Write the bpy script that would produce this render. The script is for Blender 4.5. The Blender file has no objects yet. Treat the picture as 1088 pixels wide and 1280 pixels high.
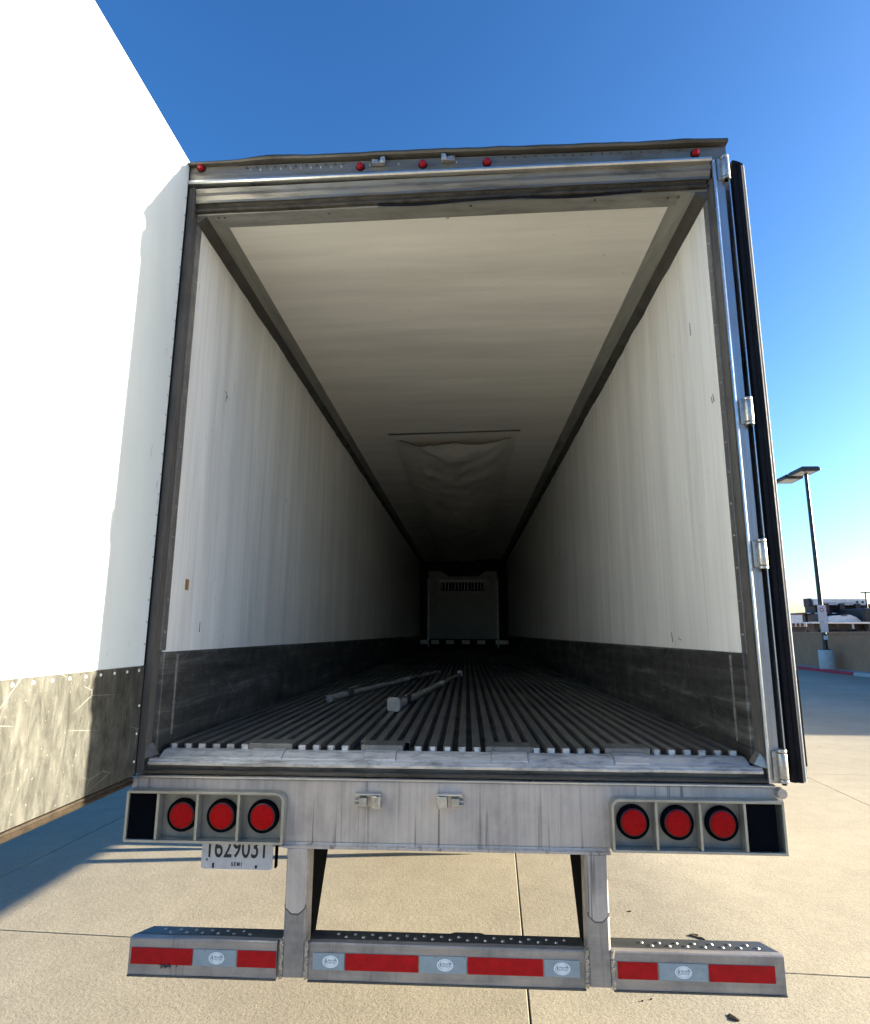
import bpy, bmesh, math, random
from mathutils import Vector, Matrix, noise
random.seed(7)
S = bpy.context.scene
C = S.collection
rad = math.radians

# ------------------------------------------------------------------ camera
cd = bpy.data.cameras.new('camera'); cam = bpy.data.objects.new('camera', cd); C.objects.link(cam)
cr = Vector((0.9988729, 0.04726059, 0.00440065)); cu = Vector((0.00438631, -0.18422655, 0.98287402)); cf = Vector((-0.04726192, 0.98174692, 0.18422621))
M = Matrix.Identity(4)
for i in range(3):
    M[i][0] = cr[i]; M[i][1] = cu[i]; M[i][2] = -cf[i]
M.translation = Vector((0.0701, -2.5421, 1.8017))
cam.matrix_world = M
cd.sensor_fit = 'HORIZONTAL'; cd.sensor_width = 36; cd.lens = 36 * 749.9 / 1088
cd.shift_x = (544 - 547.3) / 1088; cd.shift_y = (650.6 - 640) / 1088
cd.clip_start = 0.05; cd.clip_end = 3000
S.camera = cam

# ------------------------------------------------------------------ world, sun, exposure
SUN_EL = 12.0; SUN_AZ = 82.8            # azimuth from +Y towards +X
w = bpy.data.worlds.new('World'); S.world = w; w.use_nodes = True
nt = w.node_tree; nt.nodes.clear()
sky = nt.nodes.new('ShaderNodeTexSky'); sky.sky_type = 'NISHITA'; sky.sun_disc = False
sky.sun_elevation = rad(SUN_EL); sky.sun_rotation = rad(SUN_AZ)
sky.altitude = 300; sky.air_density = 1.0; sky.dust_density = 2.3; sky.ozone_density = 4.0
bg = nt.nodes.new('ShaderNodeBackground'); bg.inputs['Strength'].default_value = 0.062
out = nt.nodes.new('ShaderNodeOutputWorld')
hs = nt.nodes.new('ShaderNodeGamma'); hs.inputs['Gamma'].default_value = 1.22
h2 = nt.nodes.new('ShaderNodeHueSaturation'); h2.inputs['Saturation'].default_value = 1.08
nt.links.new(sky.outputs[0], hs.inputs['Color']); nt.links.new(hs.outputs[0], h2.inputs['Color']); nt.links.new(h2.outputs[0], bg.inputs[0]); nt.links.new(bg.outputs[0], out.inputs[0])
sl = bpy.data.lights.new('sun', 'SUN'); sl.energy = 5.0; sl.angle = rad(0.5); sl.color = (1.0, 0.89, 0.70)
so = bpy.data.objects.new('sun', sl); C.objects.link(so)
az = rad(SUN_AZ); el = rad(SUN_EL)
sd = Vector((math.sin(az) * math.cos(el), math.cos(az) * math.cos(el), math.sin(el)))
so.rotation_euler = sd.to_track_quat('Z', 'Y').to_euler(); so.location = sd * 50
S.view_settings.view_transform = 'Standard'; S.view_settings.look = 'None'
S.view_settings.exposure = 2.35; S.view_settings.gamma = 1
S.view_settings.use_curve_mapping = False
S.render.engine = 'CYCLES'
S.cycles.max_bounces = 12; S.cycles.diffuse_bounces = 9; S.cycles.glossy_bounces = 5

# ------------------------------------------------------------------ materials
def newmat(name):
    m = bpy.data.materials.new(name); m.use_nodes = True
    n = m.node_tree; n.nodes.clear()
    o = n.nodes.new('ShaderNodeOutputMaterial'); b = n.nodes.new('ShaderNodeBsdfPrincipled')
    n.links.new(b.outputs[0], o.inputs[0])
    return m, n, b
def coords(n, scale, loc=(0, 0, 0)):
    tc = n.nodes.new('ShaderNodeTexCoord'); mp = n.nodes.new('ShaderNodeMapping')
    mp.inputs['Scale'].default_value = scale; mp.inputs['Location'].default_value = loc
    n.links.new(tc.outputs['Object'], mp.inputs[0]); return mp.outputs[0]
def noisen(n, scale, detail=4, rough=.6, loc=(0, 0, 0), dist=0.0):
    t = n.nodes.new('ShaderNodeTexNoise'); t.inputs['Scale'].default_value = 1
    t.inputs['Detail'].default_value = detail; t.inputs['Roughness'].default_value = rough
    t.inputs['Distortion'].default_value = dist
    n.links.new(coords(n, scale, loc), t.inputs['Vector']); return t.outputs['Fac']
def ramp(n, src, stops):
    r = n.nodes.new('ShaderNodeValToRGB'); e = r.color_ramp.elements
    while len(e) < len(stops): e.new(.5)
    for k, (p, c) in enumerate(stops):
        e[k].position = p; e[k].color = c if len(c) == 4 else (*c, 1)
    n.links.new(src, r.inputs[0]); return r.outputs[0]
def g(v): return (v, v, v, 1)
def mix(n, fac, a, b, mode='MIX'):
    m = n.nodes.new('ShaderNodeMix'); m.data_type = 'RGBA'; m.blend_type = mode
    for sock, v in ((m.inputs[0], fac), (m.inputs[6], a), (m.inputs[7], b)):
        if hasattr(v, 'links'): n.links.new(v, sock)
        elif isinstance(v, (int, float)): sock.default_value = v
        else: sock.default_value = v if len(v) == 4 else (*v, 1)
    return m.outputs[2]
def bump(n, b, src, strength, dist=.01, prev=None):
    bp = n.nodes.new('ShaderNodeBump'); bp.inputs['Strength'].default_value = strength; bp.inputs['Distance'].default_value = dist
    n.links.new(src, bp.inputs['Height'])
    if prev is not None: n.links.new(prev, bp.inputs['Normal'])
    n.links.new(bp.outputs[0], b.inputs['Normal']); return bp.outputs[0]
def plain(name, col, rough=.5, metal=0, var=.25, sc=9, bmp=.05, spec=.5):
    m, n, b = newmat(name)
    f = noisen(n, (sc,) * 3, 6, .65)
    dark = [c * (1 - var) for c in col]; lite = [min(1, c * (1 + var)) for c in col]
    n.links.new(ramp(n, f, [(.3, dark), (.7, lite)]), b.inputs['Base Color'])
    f2 = noisen(n, (sc * 2.3,) * 3, 5, .7, (3, 1, 2))
    n.links.new(ramp(n, f2, [(.3, g(max(.03, rough - .1))), (.7, g(min(1, rough + .12)))]), b.inputs['Roughness'])
    b.inputs['Metallic'].default_value = metal; b.inputs['Specular IOR Level'].default_value = spec
    if bmp: bump(n, b, f2, bmp, .004)
    return m
def metal(name, col, rough=.38, metal_=.9, grain=(2, 60, 60), stain=.45, streaks=0, bmp=.12, stain_scale=(4, 4, 2.2), warp=0):
    """weathered bare metal: brushed grain along one axis, blotchy dirt, optional run-down streaks"""
    m, n, b = newmat(name)
    gr = noisen(n, grain, 3, .5)
    bl = noisen(n, stain_scale, 8, .68, (5, 2, 9), .4)
    base = ramp(n, bl, [(.30, [c * (1 - stain) for c in col]), (.52, col), (.75, [min(1, c * 1.18) for c in col])])
    base = mix(n, .35, base, ramp(n, gr, [(.3, g(.45)), (.7, g(1.0))]), 'MULTIPLY')
    rr = ramp(n, bl, [(.3, g(min(1, rough + .25))), (.7, g(max(.05, rough - .08)))])
    if streaks:
        st = noisen(n, (38, 38, .8), 2, .5, (0, 0, 3), .25)
        sm = ramp(n, st, [(.60, g(0)), (.655, g(1)), (.70, g(0))])
        lo = noisen(n, (3, 3, 1.5), 3, .5, (9, 9, 9))
        msk = mix(n, 1.0, sm, ramp(n, lo, [(.4, g(0)), (.6, g(1))]), 'MULTIPLY')
        sc = n.nodes.new('ShaderNodeMath'); sc.operation = 'MULTIPLY'; sc.inputs[1].default_value = streaks
        n.links.new(msk, sc.inputs[0])
        base = mix(n, sc.outputs[0], base, (.06, .05, .045, 1))
        rr = mix(n, sc.outputs[0], rr, g(.8))
    n.links.new(base, b.inputs['Base Color']); n.links.new(rr, b.inputs['Roughness'])
    b.inputs['Metallic'].default_value = metal_
    nn = bump(n, b, gr, bmp, .002)
    if warp: bump(n, b, noisen(n, (2.2, 2.2, 2.2), 2, .5), warp, .03, nn)
    return m

def frp(name, col, ripple_axis, dirt=.12):
    m, n, b = newmat(name)
    if ripple_axis == 'y': s1, s2 = (4, 5, .35), (6, 16, .9)
    elif ripple_axis == 'x': s1, s2 = (.5, 4, 4), (1.0, 13, 4)
    else: s1, s2 = (2, 2, .5), (5, 5, 2)
    a = noisen(n, s1, 5, .6, (1, 4, 2), .3); c = noisen(n, s2, 6, .7, (7, 3, 2))
    base = ramp(n, a, [(.35, [x * (1 - dirt) for x in col]), (.65, col)])
    base = mix(n, .5, base, ramp(n, c, [(.35, g(1 - dirt)), (.6, g(1))]), 'MULTIPLY')
    ln = noisen(n, (3, 26, .5) if ripple_axis == 'y' else (.6, 20, 3), 3, .6, (4, 1, 6), .5)
    if ripple_axis == 'y': base = mix(n, ramp(n, ln, [(.56, g(0)), (.62, g(.22)), (.68, g(0))]), base, (.42, .40, .35, 1))
    sc = noisen(n, (35, 35, 5), 2, .5, (2, 8, 1), 1.5)
    base = mix(n, ramp(n, sc, [(.735, g(0)), (.76, g(.55))]), base, (.16, .15, .13, 1))
    n.links.new(base, b.inputs['Base Color'])
    n.links.new(ramp(n, c, [(.3, g(.30)), (.7, g(.45))]), b.inputs['Roughness'])
    b.inputs['Specular IOR Level'].default_value = .35
    bump(n, b, a, .22, .02)
    return m

M_ = {}
M_['frp_wall'] = frp('white_liner_panel', (.92, .90, .86), 'y', .18)
M_['frp_ceiling'] = frp('white_ceiling_liner', (.82, .78, .71), 'x', .16)
M_['frp_door'] = frp('white_door_liner', (.62, .68, .70), 'z', .08)
M_['steel'] = metal('stainless_steel', (.42, .40, .385), .36, .85, (2, 60, 60), .45)
M_['steel_face'] = metal('stained_bolster_steel', (.52, .465, .43), .48, .3, (60, 60, 2), .28, .75, .08)
M_['header'] = metal('header_aluminium', (.25, .23, .20), .42, .8, (1.5, 70, 70), .55, 0, .2, (2.5, 9, 14), .3)
M_['header_dark'] = metal('dark_header_trim', (.13, .12, .105), .45, .7, (1.5, 60, 60), .5, 0, .2, (3, 9, 9))
M_['bright'] = metal('bright_worn_edge', (.70, .70, .70), .28, 1, (2, 80, 80), .3)
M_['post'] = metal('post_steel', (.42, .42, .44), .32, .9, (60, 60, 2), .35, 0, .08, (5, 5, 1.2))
M_['post_dark'] = metal('post_dirty_and_shaded', (.12, .11, .10), .55, .4, (60, 60, 2), .5, 0, .1, (6, 6, 1.5))
M_['sill'] = metal('sill_aluminium', (.66, .67, .70), .42, .75, (2, 40, 40), .62, 0, .15, (7, 20, 20))
M_['sill_dark'] = metal('dark_sill_channel', (.16, .15, .14), .5, .6, (2, 40, 40), .6, 0, .3, (6, 20, 20))  # dark tone for the recessed channel below the sill nose
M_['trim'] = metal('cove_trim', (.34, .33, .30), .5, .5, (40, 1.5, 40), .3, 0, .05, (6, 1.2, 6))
M_['trim_dark'] = metal('dark_cove_strip', (.10, .095, .085), .55, .4, (40, 1.5, 40), .3)  # darker tone for the cove lip, chute hem and batten
M_['soffit'] = metal('soffit_plate', (.36, .35, .32), .45, .6, (2, 30, 30), .4, 0, .1, (3, 8, 8), .3)
M_['tbar'] = metal('floor_aluminium', (.25, .245, .235), .34, .8, (50, 1.2, 50), .55, 0, .2, (9, .8, 9))
M_['deck'] = metal('dark_floor_channel', (.05, .05, .048), .6, .4, (40, 1.2, 40), .5)  # near-black tone of the deck between the floor bars
M_['guard'] = metal('guard_steel', (.38, .35, .33), .45, .5, (3, 50, 50), .35, .25, .1, (5, 5, 4))
M_['guard_dark'] = metal('guard_tread_steel', (.13, .135, .135), .45, .75, (2, 50, 50), .35, 0, .1, (5, 5, 5))
M_['cast'] = plain('cast_keeper_metal', (.45, .435, .41), .38, .85, .3, 50, .3)
M_['rubber'] = plain('black_rubber', (.008, .009, .013), .6, 0, .3, 12, .1, .08)
M_['black'] = plain('black_plastic', (.003, .004, .006), .85, 0, .2, 15, .03, .02)
M_['lens'] = plain('red_lens', (.36, .001, .004), .3, 0, .12, 60, .25, .12)
M_['lens_ring'] = plain('dark_red_lens_rim', (.05, .004, .006), .4, 0, .2, 40, .1, .5)
M_['redtape'] = plain('red_reflective_tape', (.40, .002, .006), .5, 0, .22, 30, .08, .22)
M_['whitetape'] = plain('silver_reflective_tape', (.26, .34, .41), .34, .25, .10, 20, .06, .6)
M_['logo'] = plain('pale_logo_print', (.72, .80, .86), .4, .1, .05, 30, 0)
M_['plate'] = plain('licence_plate_white', (.50, .50, .52), .42, .1, .1, 25, .05)
M_['ink'] = plain('black_ink', (.012, .012, .014), .5, 0, .1, 20, 0)
M_['panelgrey'] = plain('grey_lamp_panel', (.22, .215, .20), .45, .6, .2, 14, .05)
M_['rim'] = plain('light_box_rim', (.38, .38, .35), .38, .75, .2, 14, .08)
M_['chute'] = plain('fabric_air_chute', (.58, .55, .49), .6, 0, .12, 5, .2, .3)
M_['bulkhead'] = plain('grey_bulkhead_plastic', (.42, .42, .39), .5, 0, .15, 6, .05)
M_['paint_white'] = plain('white_trailer_skin', (.50, .50, .49), .3, 0, .05, 4, .02)
M_['brown'] = plain('brown_sticker', (.33, .17, .05), .6, 0, .25, 60, 0)
M_['seal'] = plain('brown_weathered_seal', (.032, .023, .014), .6, 0, .5, 25, .3, .3)
M_['tyre'] = plain('tyre_rubber', (.02, .02, .02), .75, 0, .3, 20, .2, .3)
M_['pole'] = plain('dark_bronze_pole', (.028, .032, .032), .4, .3, .25, 9, .03)
M_['lampglass'] = plain('lamp_glass', (.6, .6, .58), .2, 0, .1, 9, 0)
M_['pedestal'] = plain('concrete_pedestal', (.46, .46, .44), .85, 0, .15, 5, .2, .2)
M_['redkerb'] = plain('red_kerb_paint', (.42, .035, .05), .6, 0, .2, 6, .2, .3)
M_['kerb'] = plain('kerb_concrete', (.42, .41, .38), .85, 0, .15, 5, .3, .2)
M_['wall'] = plain('tan_block_wall', (.36, .20, .115), .9, 0, .12, 2.5, .3, .1)
M_['signwhite'] = plain('sign_white', (.72, .70, .68), .5, 0, .06, 9, 0)
M_['machinewhite'] = plain('white_machine_paint', (.72, .71, .66), .4, 0, .15, 3, .02)
M_['machinered'] = plain('dark_red_chassis', (.10, .022, .022), .5, 0, .35, 3, .05)
M_['machineblack'] = plain('black_chassis', (.018, .018, .02), .5, 0, .35, 3, .05)
M_['greymetal'] = plain('grey_corrugated_metal', (.36, .37, .38), .5, .1, .12, 1, .05)
M_['roofgrey'] = plain('roof_grey', (.25, .25, .25), .6, 0, .1, 1, .05)
M_['leaf'] = plain('dry_leaf', (.06, .045, .028), .9, 0, .4, 60, .2, .1)
M_['bargrey'] = plain('worn_grey_bar_paint', (.25, .245, .23), .4, .2, .35, 14, .1)
M_['marker'] = plain('small_red_marker_lens', (.22, .002, .006), .3, 0, .2, 30, .1, .3)
M_['lipdark'] = plain('dark_lip_deep_shade', (.045, .040, .034), .8, 0, .5, 20, .2, .12)  # dark tone of the header lip, reused to darken the front wall
M_['glass'] = plain('dark_window_glass', (.02, .025, .03), .08, 0, .1, 3, 0, .6)

def scuff_mat(name, col, axis, rough=.42, sun=False):
    """scuffed, scratched kick plate"""
    m, n, b = newmat(name)
    s = (6, .9, 16) if axis == 'y' else (30, 30, 9)
    hi = 2.6 if axis == 'y' else 1.5
    a = noisen(n, s, 8, .7, (2, 5, 1), .5)
    bl = noisen(n, (5, 5, 5), 9, .72, (4, 4, 4), .6)
    base = ramp(n, a, [(.33, [c * .45 for c in col]), (.55, col), (.72, [min(1, c * hi) for c in col])])
    base = mix(n, .6, base, ramp(n, bl, [(.35, g(.35)), (.62, g(1))]), 'MULTIPLY')
    # scratches
    v = n.nodes.new('ShaderNodeTexVoronoi'); v.feature = 'DISTANCE_TO_EDGE'; v.inputs['Scale'].default_value = 1
    mp = coords(n, (8, 3.2, 8), (1, 2, 3)); rot = n.nodes.new('ShaderNodeVectorRotate'); rot.inputs['Angle'].default_value = .38
    rot.inputs['Axis'].default_value = (1, 0, 0); n.links.new(mp, rot.inputs['Vector']); n.links.new(rot.outputs[0], v.inputs['Vector'])
    sc = ramp(n, v.outputs['Distance'], [(0.0, g(1)), (.012, g(0))])
    gate = ramp(n, noisen(n, (4, 4, 4), 2, .5, (8, 1, 1)), [(.52, g(0)), (.60, g(.8))])
    base = mix(n, mix(n, 1.0, sc, gate, 'MULTIPLY'), base, [min(1, c * 2.4) for c in col])
    # specks
    sp = noisen(n, (70, 70, 70), 2, .5, (1, 1, 1))
    base = mix(n, ramp(n, sp, [(.70, g(0)), (.74, g(.6))]), base, [min(1, c * 2.5) for c in col])
    n.links.new(base, b.inputs['Base Color'])
    n.links.new(ramp(n, bl, [(.35, g(min(1, rough + .25))), (.65, g(rough))]), b.inputs['Roughness'])
    b.inputs['Metallic'].default_value = .75
    bump(n, b, a, .15, .004)
    return m
M_['scuff'] = scuff_mat('interior_scuff_plate', (.17, .165, .155), 'y')
M_['scuff_door'] = scuff_mat('door_scuff_plate', (.165, .165, .145), 'z', .42)

def concrete():
    m, n, b = newmat('broom_finished_concrete')
    big = noisen(n, (.55, .55, .55), 6, .6, (3, 3, 3), .3)
    mid = noisen(n, (5, 5, 5), 6, .65, (7, 1, 1))
    fine = noisen(n, (95, 95, 95), 3, .7)
    base = ramp(n, big, [(.32, (.345, .302, .224)), (.55, (.40, .352, .26)), (.75, (.435, .384, .29))])
    base = mix(n, .45, base, ramp(n, mid, [(.35, g(.78)), (.6, g(1))]), 'MULTIPLY')
    grit = noisen(n, (38, 38, 38), 3, .6, (2, 2, 7))
    base = mix(n, .7, base, ramp(n, fine, [(.36, g(.58)), (.52, g(1))]), 'MULTIPLY')
    base = mix(n, .55, base, ramp(n, grit, [(.38, g(.86)), (.55, g(1.0)), (.70, g(1.07))]), 'MULTIPLY')
    # soft old drips and tyre-dark patches
    oil = noisen(n, (1.7, 1.7, 1.7), 5, .6, (4, 9, 2), .8)
    base = mix(n, ramp(n, oil, [(.62, g(0)), (.74, g(.28))]), base, (.15, .135, .11, 1))
    spot = noisen(n, (11, 11, 11), 2, .5, (9, 3, 1))
    base = mix(n, ramp(n, spot, [(.76, g(0)), (.79, g(.5))]), base, (.10, .09, .075, 1))
    oi = n.nodes.new('ShaderNodeObjectInfo')
    base = mix(n, 1.0, base, ramp(n, oi.outputs['Random'], [(0, g(.93)), (1, g(1))]), 'MULTIPLY')
    n.links.new(base, b.inputs['Base Color']); b.inputs['Roughness'].default_value = .8
    b.inputs['Specular IOR Level'].default_value = .16
    nn = bump(n, b, fine, .5, .003)
    nn = bump(n, b, grit, .45, .004, nn)
    bump(n, b, mid, .15, .01, nn)
    return m
M_['concrete'] = concrete()
M_['joint'] = plain('joint_filler', (.10, .09, .075), .9, 0, .3, 8, .2, .1)

# ------------------------------------------------------------------ mesh helpers
class MB:
    def __init__(self): self.v = []; self.f = []
    def add(self, vs, fs):
        o = len(self.v); self.v += [tuple(p) for p in vs]; self.f += [tuple(i + o for i in q) for q in fs]; return self
    def box(self, x0, x1, y0, y1, z0, z1):
        return self.add([(x0, y0, z0), (x1, y0, z0), (x1, y1, z0), (x0, y1, z0), (x0, y0, z1), (x1, y0, z1), (x1, y1, z1), (x0, y1, z1)],
                        [(0, 3, 2, 1), (4, 5, 6, 7), (0, 1, 5, 4), (1, 2, 6, 5), (2, 3, 7, 6), (3, 0, 4, 7)])
    def prism(self, prof, axis, a, b, shear=0.0, caps=True, seg=1, jitter=None):
        """closed profile extruded: axis x -> (y,z), axis y -> (x,z), axis z -> (x,y)"""
        n = len(prof); vs = []; fs = []
        for s in range(seg + 1):
            t = a + (b - a) * s / seg
            for (p, q) in prof:
                if axis == 'x': P = [t, p, q + shear * t]
                elif axis == 'y': P = [p, t, q]
                else: P = [p, q, t]
                if jitter: P = jitter(P)
                vs.append(P)
        for s in range(seg):
            for i in range(n):
                j = (i + 1) % n
                fs.append((s * n + i, s * n + j, (s + 1) * n + j, (s + 1) * n + i))
        if caps:
            fs.append(tuple(range(n))[::-1]); fs.append(tuple(range(seg * n, seg * n + n)))
        return self.add(vs, fs)
    def cyl(self, p0, p1, r0, r1=None, seg=20, caps=True):
        r1 = r0 if r1 is None else r1
        p0 = Vector(p0); p1 = Vector(p1); d = (p1 - p0).normalized()
        u = d.orthogonal().normalized(); v = d.cross(u); vs = []
        for (c, r) in ((p0, r0), (p1, r1)):
            for k in range(seg):
                a = 2 * math.pi * k / seg; vs.append(c + u * r * math.cos(a) + v * r * math.sin(a))
        fs = [(k, (k + 1) % seg, seg + (k + 1) % seg, seg + k) for k in range(seg)]
        if caps: fs += [tuple(range(seg))[::-1], tuple(range(seg, 2 * seg))]
        return self.add(vs, fs)
    def build(self, name, mat, parent=None, bevel=0, smooth=False, kind=None, label=None, seg=2):
        me = bpy.data.meshes.new(name); me.from_pydata(self.v, [], self.f)
        bm = bmesh.new(); bm.from_mesh(me)
        bmesh.ops.recalc_face_normals(bm, faces=bm.faces)
        if bevel:
            es = [e for e in bm.edges if len(e.link_faces) == 2 and e.calc_face_angle(0) > .5]
            bmesh.ops.bevel(bm, geom=es, offset=bevel, segments=seg, affect='EDGES', profile=.5, clamp_overlap=True)
        bm.to_mesh(me); bm.free()
        me.materials.append(mat if not isinstance(mat, str) else M_[mat])
        if smooth:
            for p in me.polygons: p.use_smooth = True
            me.set_sharp_from_angle(angle=rad(40))
        o = bpy.data.objects.new(name, me); C.objects.link(o)
        if parent: o.parent = parent
        if kind: o['kind'] = kind
        if label: o['label'] = label
        return o
def inst(o, loc=None, parent=None, rot=None, scale=None):
    c = o.copy(); C.objects.link(c)
    if loc is not None: c.location = loc
    if rot is not None: c.rotation_euler = rot
    if scale is not None: c.scale = scale
    c.parent = parent if parent else o.parent
    return c
def thing(name, label, cat, loc=(0, 0, 0), rot=0, group=None):
    o = bpy.data.objects.new(name, None); C.objects.link(o); o.empty_display_size = .2
    o.location = loc; o.rotation_euler = (0, 0, rot); o['label'] = label; o['category'] = cat
    if group: o['group'] = group
    return o
def copy_tree(o, loc, label, parent=None):
    c = o.copy(); C.objects.link(c); c.parent = parent
    if parent is None:
        c.location = loc; c['label'] = label
    for ch in list(o.children): copy_tree(ch, None, None, c)
    return c
def text(name, s, size, mat, parent, loc, rot=(rad(90), 0, 0), ext=.0006, sx=1.0, bold=0.0, align='CENTER'):
    cu_ = bpy.data.curves.new(name, 'FONT'); cu_.body = s; cu_.size = size; cu_.extrude = ext; cu_.offset = bold
    cu_.align_x = align; cu_.align_y = 'CENTER'
    t = bpy.data.objects.new(name, cu_); C.objects.link(t)
    me = bpy.data.meshes.new_from_object(t.evaluated_get(bpy.context.evaluated_depsgraph_get()))
    C.objects.unlink(t); bpy.data.objects.remove(t)
    me.materials.clear(); me.materials.append(M_[mat])
    o = bpy.data.objects.new(name, me); C.objects.link(o); o.parent = parent
    o.location = loc; o.rotation_euler = rot; o.scale = (sx, 1, 1); return o
def fbm(x, y=0, z=0): return noise.fractal(Vector((x, y, z)), 1.0, 2.0, 4)

# ================================================================== SETTING: ground
ground = MB().add([(-600, -600, -.014), (600, -600, -.014), (600, 900, -.014), (-600, 900, -.014)], [(0, 1, 2, 3)]).build('ground', 'joint')
ground['kind'] = 'structure'
ROT = rad(-2.7); cR, sR = math.cos(ROT), math.sin(ROT)
pave = bpy.data.objects.new('concrete_pavement', None); C.objects.link(pave); pave['kind'] = 'structure'
pave.rotation_euler = (0, 0, ROT); pave.location = (0, 0, 0)
# slab grid in rotated coordinates
xs = [.33 + 3.83 * k for k in range(-7, 5)] ; y0 = 1.27
ys = [y0 + 5.0 * k for k in range(-5, 10)]
gap = .004
slab_me = {}
for i in range(len(xs) - 1):
    for j in range(len(ys) - 1):
        W_, H_ = xs[i + 1] - xs[i] - 2 * gap, 5.0 - 2 * gap
        if not slab_me:
            mb = MB(); mb.box(0, W_, 0, H_, -.06, 0)
            o = mb.build('slab', 'concrete', pave, bevel=.004); slab_me[0] = o
            o.location = (xs[i] + gap, ys[j] + gap, 0)
        else:
            inst(slab_me[0], (xs[i] + gap, ys[j] + gap, 0), pave)
# the lot carries on beyond the slabs one can tell apart, up to the kerb and out of frame
lot = MB()
X0, X1, Y0, Y1 = xs[0], xs[-1], ys[0], ys[-1]
for (a, b_, c, d) in ((-400, X0 - .004, -400, 500), (X1 + .004, 400, -400, 500), (X0, X1, -400, Y0 - .004), (X0, X1, Y1 + .004, 500)):
    lot.add([(a, c, 0), (b_, c, 0), (b_, d, 0), (a, d, 0)], [(0, 1, 2, 3)])
lo = lot.build('lot_surface', 'concrete'); lo.rotation_euler = (0, 0, ROT); lo['kind'] = 'structure'

# kerb and wall line (runs away from the camera on the right)
kd = Vector((.2669, 6.115, 0)).normalized(); kn = Vector((kd.y, -kd.x, 0))       # kn points away from the lot
kang = math.atan2(-kd.x, kd.y)
kerb = bpy.data.objects.new('kerb', None); C.objects.link(kerb); kerb['kind'] = 'structure'
kerb.location = (17.343, 24.818, 0); kerb.rotation_euler = (0, 0, kang)
def kerb_piece(a, b_, mat, label=None):
    return MB().prism([(0, -.1), (.0, .12), (.03, .15), (.16, .15), (.16, -.1)], 'y', a, b_).build('kerb_stone', mat, kerb, label=label)
yy = -42.0
while yy < 36:
    m_ = 'redkerb' if yy > 1.0 else 'kerb'
    kerb_piece(yy + .01, yy + 2.39, m_, 'red painted kerb stone' if m_ == 'redkerb' else None); yy += 2.4
vg = MB().box(.165, 1.2, -42, 36, -.05, .13).build('kerb_strip', 'kerb'); vg.parent = kerb
bw = thing('block_wall', 'low tan block wall behind the red kerb at the right edge of the lot', 'wall', kerb.location, kang)
H = 1.95
yy = -42.0; blk = None
zc = [.13, .75, 1.33, 1.83]
while yy < 36:
    for r in range(3):
        L = 3.0 if r != 1 else 3.0
        yo = yy + (1.5 if r == 1 else 0)
        MB().box(1.0 + .004 * r, 1.22, yo + .006, yo + L - .006, zc[r] + .006, zc[r + 1] - .006).build('panel', 'wall', bw)
    yy += 3.0
MB().box(1.012, 1.21, -42, 37, .13, 1.83).build('joint_core', 'wall', bw)
MB().box(.96, 1.26, -42, 37, 1.835, H).build('coping', 'wall', bw, bevel=.01)

# ================================================================== THE TRAILER
T = thing('semi_trailer', 'refrigerated semi trailer with both rear doors open, seen from behind', 'trailer')
XL, XR = -1.249, 1.225          # liner faces
XI_L, XI_R = -1.295, 1.295
LEN = 14.6; FZ = 1.337; CZ = 3.855; SH = .022
def P(mb, name, mat, **k): return mb.build(name, mat, T, **k)

# --- side liners: gently rippled sheets
def liner(x, sgn, zlo, zhi_off):
    mb = MB(); ny, nz = 260, 10; vs = []; fs = []
    for i in range(ny + 1):
        y = .055 + (LEN - .055) * (i / ny) ** 1.15
        for k in range(nz + 1):
            zt = CZ + SH * x - .03
            z = zlo + (zt - zlo) * k / nz
            a = .008 * fbm(y * 1.9, z * .22 + sgn * 5) + .0042 * fbm(y * 6, z * .3, 3 + sgn)
            fade = min(1, (y - .05) / .5)
            vs.append((x - sgn * a * fade, y, z))
    for i in range(ny):
        for k in range(nz):
            a = i * (nz + 1) + k; fs.append((a, a + 1, a + nz + 2, a + nz + 1))
    mb.add(vs, fs); return P(mb, 'wall_liner', 'frp_wall', smooth=True)
liner(XL, -1, 1.715, 0); liner(XR, 1, 1.725, 0)
# --- scuff plates at the foot of the walls
for x, s, zt in ((XL, 1, 1.715), (XR, -1, 1.725)):
    yy = .17; k = 0
    while yy < LEN - .05:
        e = min(yy + 2.42, LEN)
        mb = MB(); prof = [(x - s * .05, 1.30), (x + s * .012, 1.30), (x + s * .012, zt - .012), (x + s * .004, zt), (x - s * .05, zt)]
        mb.prism(prof, 'y', yy + .0015, e - .0015); P(mb, 'scuff_plate', 'scuff'); yy = e
    mb = MB(); mb.box(min(x - s * .05, x + s * .016), max(x - s * .05, x + s * .016), .052, .168, 1.30, zt); P(mb, 'scuff_end_plate', 'scuff', bevel=.003)
    # ragged caulk where the plates meet
    mb = MB(); zz = 1.36
    while zz < zt - .02:
        h = random.uniform(.012, .03); wv = random.uniform(.004, .010)
        xx = x + s * .0165; mb.box(min(xx, xx + s * .0035), max(xx, xx + s * .0035), .168 - wv, .168 + wv, zz, zz + h); zz += h * random.uniform(.9, 1.2)
    P(mb, 'caulk_bead', 'trim', kind='stuff')

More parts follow.
